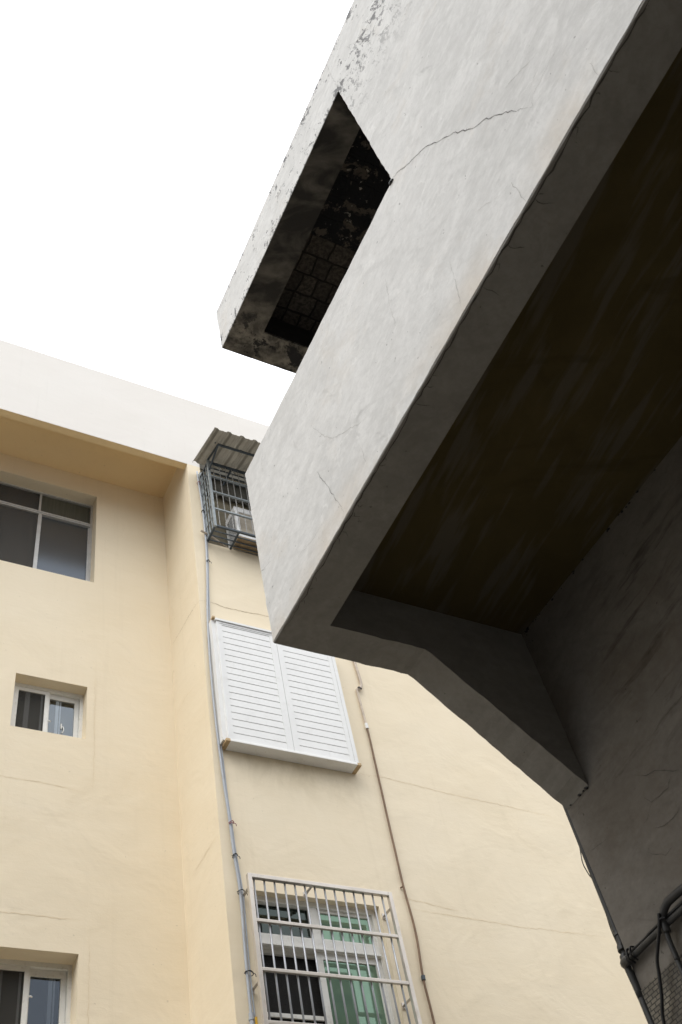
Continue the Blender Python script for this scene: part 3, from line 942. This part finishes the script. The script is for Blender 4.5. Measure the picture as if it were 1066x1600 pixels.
# air conditioner
ac = thing('air_conditioner', 'white outdoor air conditioner unit standing inside the iron cage', 'air conditioner', (4.15, 6.92, 11.48))
AX0, AX1, AY0, AY1, AZ0, AZ1 = 3.79, 4.55, 6.788, 7.09, 11.482, 12.09
bm = bmesh.new()
box(bm, AX0, AX1, AY0 + 0.012, AY1, AZ1 - 0.10, AZ1, 0.012)
box(bm, AX0 + 0.004, AX0 + 0.055, AY0 + 0.010, AY0 + 0.05, AZ0, AZ1 - 0.10, 0.006)
box(bm, AX1 - 0.05, AX1 - 0.004, AY0 + 0.010, AY0 + 0.05, AZ0, AZ1 - 0.10, 0.006)
box(bm, AX0 + 0.004, AX0 + 0.03, AY1 - 0.03, AY1 - 0.004, AZ0, AZ1 - 0.10)
box(bm, AX0 + 0.006, AX1 - 0.006, AY0 + 0.014, AY1 - 0.006, AZ0, AZ0 + 0.045)
link('case', bm, 'ac_white', ac)
link('front_panel', nb(AX0 + 0.055, AX1 - 0.05, AY0 + 0.024, AY1 - 0.04, AZ0 + 0.045, AZ1 - 0.10), 'ac_beige', ac)
bm = nb(AX0 + 0.022, AX0 + 0.05, AY0 + 0.05, AY1 - 0.03, AZ0 + 0.045, AZ1 - 0.10)
link('condenser', bm, 'fin', ac)
bm = bmesh.new()
for i in range(11):
    y = AY0 + 0.055 + i * 0.021
    bar(bm, (AX0 + 0.010, y, AZ0 + 0.045), (AX0 + 0.010, y, AZ1 - 0.10), 0.0028)
for i in range(15):
    z = AZ0 + 0.06 + i * 0.03
    bar(bm, (AX0 + 0.014, AY0 + 0.05, z), (AX0 + 0.014, AY1 - 0.03, z), 0.0032)
link('side_guard', bm, 'ac_white', ac)
bd = link('wooden_board', nb(3.80, 4.62, 6.80, 6.985, 11.457, 11.476), 'wood', None)
bd['label'] = 'weathered wooden board carrying the air conditioner in the cage'
bd['category'] = 'board'
#bl = link('support_batten', nb(3.86, 3.92, 6.74, 6.995, 11.4545, 11.4565), 'cage_dark', None)
dp = link('drain_tube', tube(bmesh.new(), [(3.375, 6.945, 11.58), (3.45, 6.955, 11.56), (3.56, 6.975, 11.53), (3.70, 7.02, 11.50), (3.80, 7.05, 11.50)], 0.013, 10), 'beige_pipe', None, True)
dp['label'] = 'thin beige tube slanting out of the iron cage floor'
dp['category'] = 'tube'

# ------------------------------------------------------------------ conduits on the wall beside the corner
CP = [(3.413, 12.90), (3.437, 12.2), (3.441, 11.7), (3.432, 11.2), (3.40, 10.6), (3.366, 10.08), (3.346, 9.47), (3.341, 8.9), (3.347, 8.4), (3.357, 8.09), (3.368, 7.756), (3.388, 7.369), (3.398, 7.021), (3.42, 6.649), (3.412, 6.2), (3.408, 5.92), (3.407, 5.5), (3.405, 4.0), (3.405, 0.02)]
cd = thing('conduit', 'thicker grey plastic conduit running down the wall corner past shutter and grille', 'pipe', (3.4, 6.97, 0))
link('pipe', tube(bmesh.new(), [(x, FY - 0.030, z) for x, z in CP], 0.0122, 12), 'conduit', cd, True)


def tie(x, z, w, mat, parent, tail=True, seed=0):
    rnd = random.Random(seed)
    bm = bmesh.new()
    pts = []
    for k in range(13):
        a = 2 * math.pi * k / 12
        pts.append((x + math.cos(a) * w, FY - 0.034 + math.sin(a) * 0.022, z + 0.010 * math.sin(a + seed)))
    tube(bm, pts, 0.0035, 6)
    tube(bm, [(x - w, FY - 0.04, z + 0.006), (x, FY - 0.058, z + 0.012), (x + w, FY - 0.04, z + 0.005)], 0.004, 6)
    if tail:
        tube(bm, [(x + w, FY - 0.042, z), (x + w + 0.012, FY - 0.05, z - 0.012), (x + w + 0.018, FY - 0.045, z - 0.03)], 0.003, 6)
        tube(bm, [(x - w, FY - 0.042, z), (x - w - 0.014, FY - 0.046, z - 0.01)], 0.003, 6)
    link('tie', bm, mat, parent, True)


tie(3.402, 7.33, 0.022, 'tie_red', cd, True, 1)
tie(3.404, 6.99, 0.022, 'black', cd, True, 2)
tie(3.428, 6.64, 0.030, 'black', cd, True, 3)
tie(3.424, 5.92, 0.034, 'black', cd, True, 4)
tie(3.420, 12.63, 0.02, 'tie_red', cd, False, 5)
tie(3.438, 12.02, 0.018, 'black', cd, False, 6)
tie(3.436, 11.03, 0.018, 'black', cd, True, 7)
bm = tube(bmesh.new(), [(3.408, FY - 0.030, 5.60), (3.408, FY - 0.030, 5.50)], 0.02, 12, False)
tube(bm, [(3.408, FY - 0.030, 5.56), (3.408, FY - 0.030, 5.545)], 0.024, 12, False)
link('coupling', bm, 'conduit', cd)
link('valve_tag', nb(3.425, 3.44, FY - 0.062, FY - 0.05, 5.50, 5.56), 'yellow', cd)
C2 = [(3.43, 12.55), (3.455, 12.0), (3.456, 11.5), (3.445, 11.1), (3.412, 10.5), (3.392, 10.05), (3.376, 9.5), (3.372, 9.0), (3.376, 8.5), (3.384, 8.0), (3.392, 7.6), (3.408, 7.3), (3.420, 7.0), (3.445, 6.64), (3.440, 6.2), (3.436, 5.92), (3.44, 5.3), (3.435, 4.0), (3.435, 0.02)]
c2 = link('wall_cable', tube(bmesh.new(), [(x, FY - 0.024, z) for x, z in C2], 0.0075, 10), 'conduit', None, True)
c2['label'] = 'thinner grey cable tied alongside the thick conduit at the wall corner'
c2['category'] = 'cable'

# brown pipe to the right of the shutter
bp = thing('drain_pipe', 'thin brown pipe running down the cream wall right of the shutter', 'pipe', (5.08, 6.98, 0))
link('pipe', tube(bmesh.new(), [(5.118, FY - 0.02, 8.90), (5.119, FY - 0.02, 8.7), (5.113, FY - 0.02, 8.406), (5.106, FY - 0.02, 8.0), (5.098, FY - 0.02, 7.635), (5.092, FY - 0.02, 7.2), (5.089, FY - 0.02, 6.924), (5.100, FY - 0.02, 6.466), (5.063, FY - 0.02, 6.035), (5.064, FY - 0.02, 5.64), (5.06, FY - 0.02, 4), (5.06, FY - 0.02, 0.02)], 0.0105, 10), 'brown', bp, True)
link('upper_section', tube(bmesh.new(), [(5.108, FY - 0.02, 9.44), (5.112, FY - 0.02, 9.1), (5.118, FY - 0.02, 8.88)], 0.0125, 10), 'beige_pipe', bp, True)
link('hose', tube(bmesh.new(), [(5.16, FY - 0.02, 10.6), (5.168, FY - 0.02, 10.0), (5.173, FY - 0.02, 9.82), (5.183, FY - 0.02, 9.64), (5.183, FY - 0.02, 9.53), (5.150, FY - 0.022, 9.45), (5.108, FY - 0.024, 9.425)], 0.016, 10), 'beige_pipe', bp, True)
bm = tube(bmesh.new(), [(5.118, FY - 0.02, 8.93), (5.12, FY - 0.02, 8.86)], 0.018, 10, False)
link('coupling', bm, 'white', bp)
bm = tube(bmesh.new(), [(5.108, FY - 0.05, 9.435), (5.13, FY - 0.045, 9.45), (5.165, FY - 0.03, 9.445)], 0.008, 8)
link('clip', bm, 'black', bp)
link('clip', tube(bmesh.new(), [(5.066, FY - 0.02, 6.06), (5.063, FY - 0.02, 6.02)], 0.018, 10, False), 'cage_dark', bp)
link('clip', tube(bmesh.new(), [(5.078, FY - 0.02, 6.93), (5.06, FY - 0.01, 6.92)], 0.008, 8, False), 'brown', bp)

# ------------------------------------------------------------------ concrete building with cantilevered gallery
X0, XI = 1.75, 1.963
YE, YI = 2.952, 2.768
ZB, ZP, ZU, ZR = 5.108, 6.51, 8.125, 8.685
cb = thing('concrete_building', 'weathered grey concrete building with cantilevered gallery and burnt opening', 'building', (3.2, YE, 0))
out = [(YE, ZB), (YE, ZP), (1.095, ZP), (1.095, ZU), (2.984, ZU), (2.984, ZR), (-9.0, ZR), (-9.0, ZB)]
bm = rough_prism(out, 'x', X0, XI, 0.04, 0.006, 3)
link('front_wall', bm, 'concrete', cb)
# a chipped corner at the sill of the opening
# underside strip of the front beam and the end beam with its raking bracket
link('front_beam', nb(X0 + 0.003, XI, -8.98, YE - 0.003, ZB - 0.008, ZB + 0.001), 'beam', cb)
ends = [(XI, ZB - 0.008), (2.485, ZB - 0.008), (2.515, ZB - 0.028), (3.187, 4.405), (3.187, ZP), (XI, ZP)]
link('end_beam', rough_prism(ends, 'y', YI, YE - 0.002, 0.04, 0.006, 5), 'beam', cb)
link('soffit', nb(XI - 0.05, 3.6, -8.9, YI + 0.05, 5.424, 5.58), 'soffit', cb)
wallxy = [(3.187, YE), (3.190, YI), (3.252, 1.406), (3.53, -8.95), (7.0, -8.95), (7.0, YE)]
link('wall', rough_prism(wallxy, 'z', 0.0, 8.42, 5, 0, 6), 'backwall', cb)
link('tile_cladding', rough_prism([(3.181, YE - 0.002), (3.183, YI), (3.243, 1.406), (3.35, -1.5), (3.40, -1.5), (3.26, YI), (3.26, YE - 0.002)], 'z', 0.0, 3.519, 5, 0, 8), 'tile', cb)
# roof slab of the gallery
link('roof_front_beam', nb(X0 + 0.003, XI + 0.012, 1.0, 2.982, ZU - 0.008, ZU + 0.001), 'sooty', cb)
link('roof_end_beam', rough_prism([(XI + 0.01, ZU - 0.008), (7.0, ZU - 0.008), (7.0, ZR), (XI + 0.01, ZR)], 'y', 2.764, 2.981, 0.05, 0.003, 9), 'sooty', cb)
link('soot_face', nb(XI + 0.013, 6.9, 2.758, 2.7638, ZU + 0.012, 8.419), 'soot', cb)  # near-black sheet over the inner face of the roof end beam
link('ceiling', nb(XI - 0.02, 7.0, -8.9, 2.80, 8.42, 8.55), 'ceiling', cb)
link('roof', nb(XI - 0.01, 7.0, -8.9, 2.80, 8.56, 8.68), 'roof', cb)
FAS = [[(1.061, 6.511), (0.965, 6.402), (0.862, 6.321), (0.766, 6.168), (0.695, 6.054), (0.637, 5.92), (0.559, 5.817), (0.487, 5.672), (0.402, 5.471)], [(0.426, 5.801), (0.324, 5.727), (0.257, 5.68)], [(0.372, 5.57), (0.319, 5.588), (0.281, 5.592)], [(0.415, 5.45), (0.374, 5.508), (0.316, 5.522), (0.264, 5.527), (0.175, 5.537)], [(0.658, 5.111), (0.656, 5.197), (0.652, 5.314)], [(0.843, 5.458), (0.781, 5.401), (0.716, 5.331)], [(0.18, 5.107), (0.167, 5.23)], [(2.23, 5.952), (2.173, 5.771), (2.085, 5.618), (1.981, 5.53), (1.903, 5.458), (1.807, 5.409)], [(2.182, 6.278), (2.221, 6.181), (2.226, 6.072)], [(2.286, 5.616), (2.238, 5.433), (2.195, 5.255), (2.171, 5.146)], [(2.309, 5.274), (2.432, 5.28), (2.59, 5.324)], [(2.968, 5.632), (2.835, 5.581)], [(1.396, 6.002), (1.447, 5.77), (1.46, 5.602)], [(1.06, 5.449), (1.092, 5.264), (1.122, 5.148)], [(1.933, 5.321), (1.933, 5.259), (1.931, 5.175)], [(2.765, 6.265), (2.748, 6.369), (2.701, 6.434)], [(1.07, 8.629), (1.081, 8.372), (1.084, 8.149)], [(0.964, 6.403), (1.029, 6.482), (1.086, 6.521)]]
wd = [0.004, 0.0028, 0.0018, 0.0018, 0.0022, 0.0018, 0.0015] + [0.0024, 0.0016, 0.0032, 0.0022, 0.003, 0.0018, 0.002, 0.002, 0.0018] + [0.003, 0.0028]
for i, p in enumerate(FAS):
    link('crack', ribbon(bmesh.new(), p, lambda u, v: (X0 - 0.0012, u, v), wd[i] * (0.95 if i == 0 else 0.72), 0.005, 60 + i), 'crack' if i in (0, 9) else 'crack_soft', cb)
# the split that follows the drip edge of the front beam
rnd = random.Random(11)
pts = [(1.760 + 0.010 * rnd.random(), -0.5 + i * 0.06) for i in range(57)]
bm = ribbon(bmesh.new(), pts, lambda u, v: (u, v, ZB - 0.0092), 0.007, 0.004, 90)
for i in range(22):
    y = -0.4 + rnd.random() * 3.1
    L = 0.02 + 0.07 * rnd.random() ** 2
    ribbon(bm, [(1.764, y), (1.764 + L * 0.5, y + 0.02 * (rnd.random() - 0.5)), (1.764 + L, y - 0.02 + 0.05 * rnd.random())], lambda u, v: (u, v, ZB - 0.0094), 0.0028, 0.004, 100 + i)
link('crack', bm, 'crack', cb)
WALL = [[(2.525, 4.159), (2.496, 4.101), (2.442, 4.099), (2.386, 4.1), (2.343, 4.128)], [(2.496, 4.101), (2.534, 4.073), (2.576, 4.057)], [(2.543, 4.007), (2.489, 3.98), (2.434, 3.974), (2.372, 3.995)], [(2.507, 4.259), (2.459, 4.217), (2.405, 4.205), (2.342, 4.154), (2.287, 4.114)], [(2.91, 4.153), (2.872, 4.149), (2.801, 4.134)], [(2.9, 4.025), (2.861, 4.024)], [(2.626, 3.949), (2.587, 3.909), (2.547, 3.881), (2.497, 3.886)]]


def wall_x(y):
    return (3.190 + (YI - y) * 0.0455) if y < YI else 3.187


for i, p in enumerate(WALL):
    link('crack', ribbon(bmesh.new(), p, lambda u, v: (wall_x(u) - 0.002, u, v), 0.0022, 0.005, 140 + i), 'crack', cb)
# chipped render where the bracket meets the wall, and along the soffit's edge
rnd = random.Random(4)
for i in range(46):
    bm = bmesh.new()
    if i == 0:
        c0, r = Vector((X0 - 0.001, 1.103, 6.508)), 0.012
    elif i < 6:
        y = YI + (YE - YI) * rnd.random()
        c0, r = Vector((3.184, y, 4.405 + 0.004 * rnd.random())), 0.003 + 0.005 * rnd.random()
    else:
        y = YI - 1.8 * rnd.random() ** 1.5
        c0, r = Vector((wall_x(y), y, 5.422 - 0.012 * rnd.random() ** 2)), 0.002 + 0.0045 * rnd.random()
    bmesh.ops.create_icosphere(bm, subdivisions=1, radius=r, matrix=Matrix.Translation(c0) @ Matrix.Scale(1.9, 4, Vector((0, 1, 0.4 * rnd.random())).normalized()))
    link('chip', bm, 'black', cb)

# ------------------------------------------------------------------ pipes on the concrete building's corner
vp = thing('corner_pipe', 'dark grey pipe down the concrete wall corner with an elbow at its foot', 'pipe', (3.23, 3.0, 3.6))
link('pipe', tube(bmesh.new(), [(3.247, 3.002, 5.4), (3.245, 3.0, 4.5), (3.238, 3.0, 4.05), (3.225, 2.992, 3.75), (3.205, 2.985, 3.67)], 0.0165, 12), 'conduit_dark', vp, True)
link('elbow', tube(bmesh.new(), [(3.206, 2.986, 3.69), (3.195, 2.978, 3.650), (3.165, 2.958, 3.640), (3.160, 2.92, 3.636)], 0.021, 12), 'conduit_dark', vp, True)
link('collar', tube(bmesh.new(), [(3.218, 2.99, 3.74), (3.212, 2.988, 3.715)], 0.021, 12, False), 'conduit_dark', vp)
link('collar', tube(bmesh.new(), [(3.229, 2.994, 3.80), (3.225, 2.992, 3.785)], 0.019, 12, False), 'conduit_dark', vp)
link('lower_pipe', tube(bmesh.new(), [(3.172, 2.962, 3.64), (3.187, 2.968, 3.5), (3.189, 2.969, 3.3), (3.189, 2.969, 0.02)], 0.016, 12), 'conduit_dark', vp, True)
hp = thing('wall_pipe', 'dark pipe running level across the shaded concrete wall above the tiles', 'pipe', (3.16, 2.8, 3.63))
link('pipe', tube(bmesh.new(), [(3.162, 2.94, 3.633), (3.160, 2.80, 3.634), (3.163, 2.60, 3.634), (3.175, 2.2, 3.634), (3.23, 1.0, 3.634)], 0.0135, 12), 'conduit_dark', hp, True)
link('cable', tube(bmesh.new(), [(3.162, 2.93, 3.655), (3.158, 2.80, 3.652), (3.158, 2.7, 3.655), (3.17, 2.2, 3.65)], 0.006, 8), 'black', hp, True)
bm = tube(bmesh.new(), [(3.165, 2.905, 3.61), (3.138, 2.905, 3.625), (3.142, 2.903, 3.66), (3.165, 2.90, 3.668)], 0.005, 8)
tube(bm, [(3.165, 2.885, 3.61), (3.138, 2.885, 3.628), (3.144, 2.88, 3.66), (3.17, 2.88, 3.665)], 0.004, 8)
link('clamp', bm, 'black', hp, True)
bh = thing('branch_hose', 'thick dark hose bending off the level wall pipe at the right edge', 'hose', (3.15, 2.65, 3.6))
link('hose', tube(bmesh.new(), [(3.150, 2.672, 3.60), (3.148, 2.660, 3.655), (3.150, 2.615, 3.688), (3.155, 2.545, 3.692), (3.165, 2.40, 3.69), (3.175, 2.0, 3.69)], 0.017, 12), 'conduit_dark', bh, True)
link('lower_hose', tube(bmesh.new(), [(3.150, 2.674, 3.61), (3.152, 2.682, 3.56), (3.155, 2.686, 3.50), (3.157, 2.690, 3.40), (3.157, 2.69, 2.6)], 0.0115, 12), 'conduit_dark', bh, True)
link('tie', tube(bmesh.new(), [(3.13, 2.68, 3.64), (3.125, 2.655, 3.645), (3.135, 2.635, 3.64)], 0.004, 8), 'black', bh, True)
kc = link('black_cable', tube(bmesh.new(), [(3.128, 2.652, 3.668), (3.126, 2.680, 3.62), (3.128, 2.728, 3.57), (3.132, 2.765, 3.53), (3.135, 2.785, 3.49), (3.138, 2.82, 3.42), (3.142, 2.87, 3.33), (3.145, 2.9, 3.1), (3.145, 2.9, 1.0)], 0.0075, 10), 'black', None, True)
kc['label'] = 'black cable hanging in a loose curve in front of the small tiles'
kc['category'] = 'cable'
lw = link('loose_wire', tube(bmesh.new(), [(3.258, 3.016, 4.386), (3.241, 3.016, 4.268), (3.228, 3.016, 4.214), (3.217, 3.016, 4.161), (3.226, 3.016, 4.108), (3.242, 3.016, 4.071), (3.243, 3.016, 4.0), (3.234, 3.016, 3.92), (3.222, 3.014, 3.826), (3.216, 3.006, 3.74), (3.19, 2.99, 3.68)], 0.0024, 8), 'black', None, True)
lw['label'] = 'thin wire bowing loose from the corner pipe against the cream wall'
lw['category'] = 'wire'
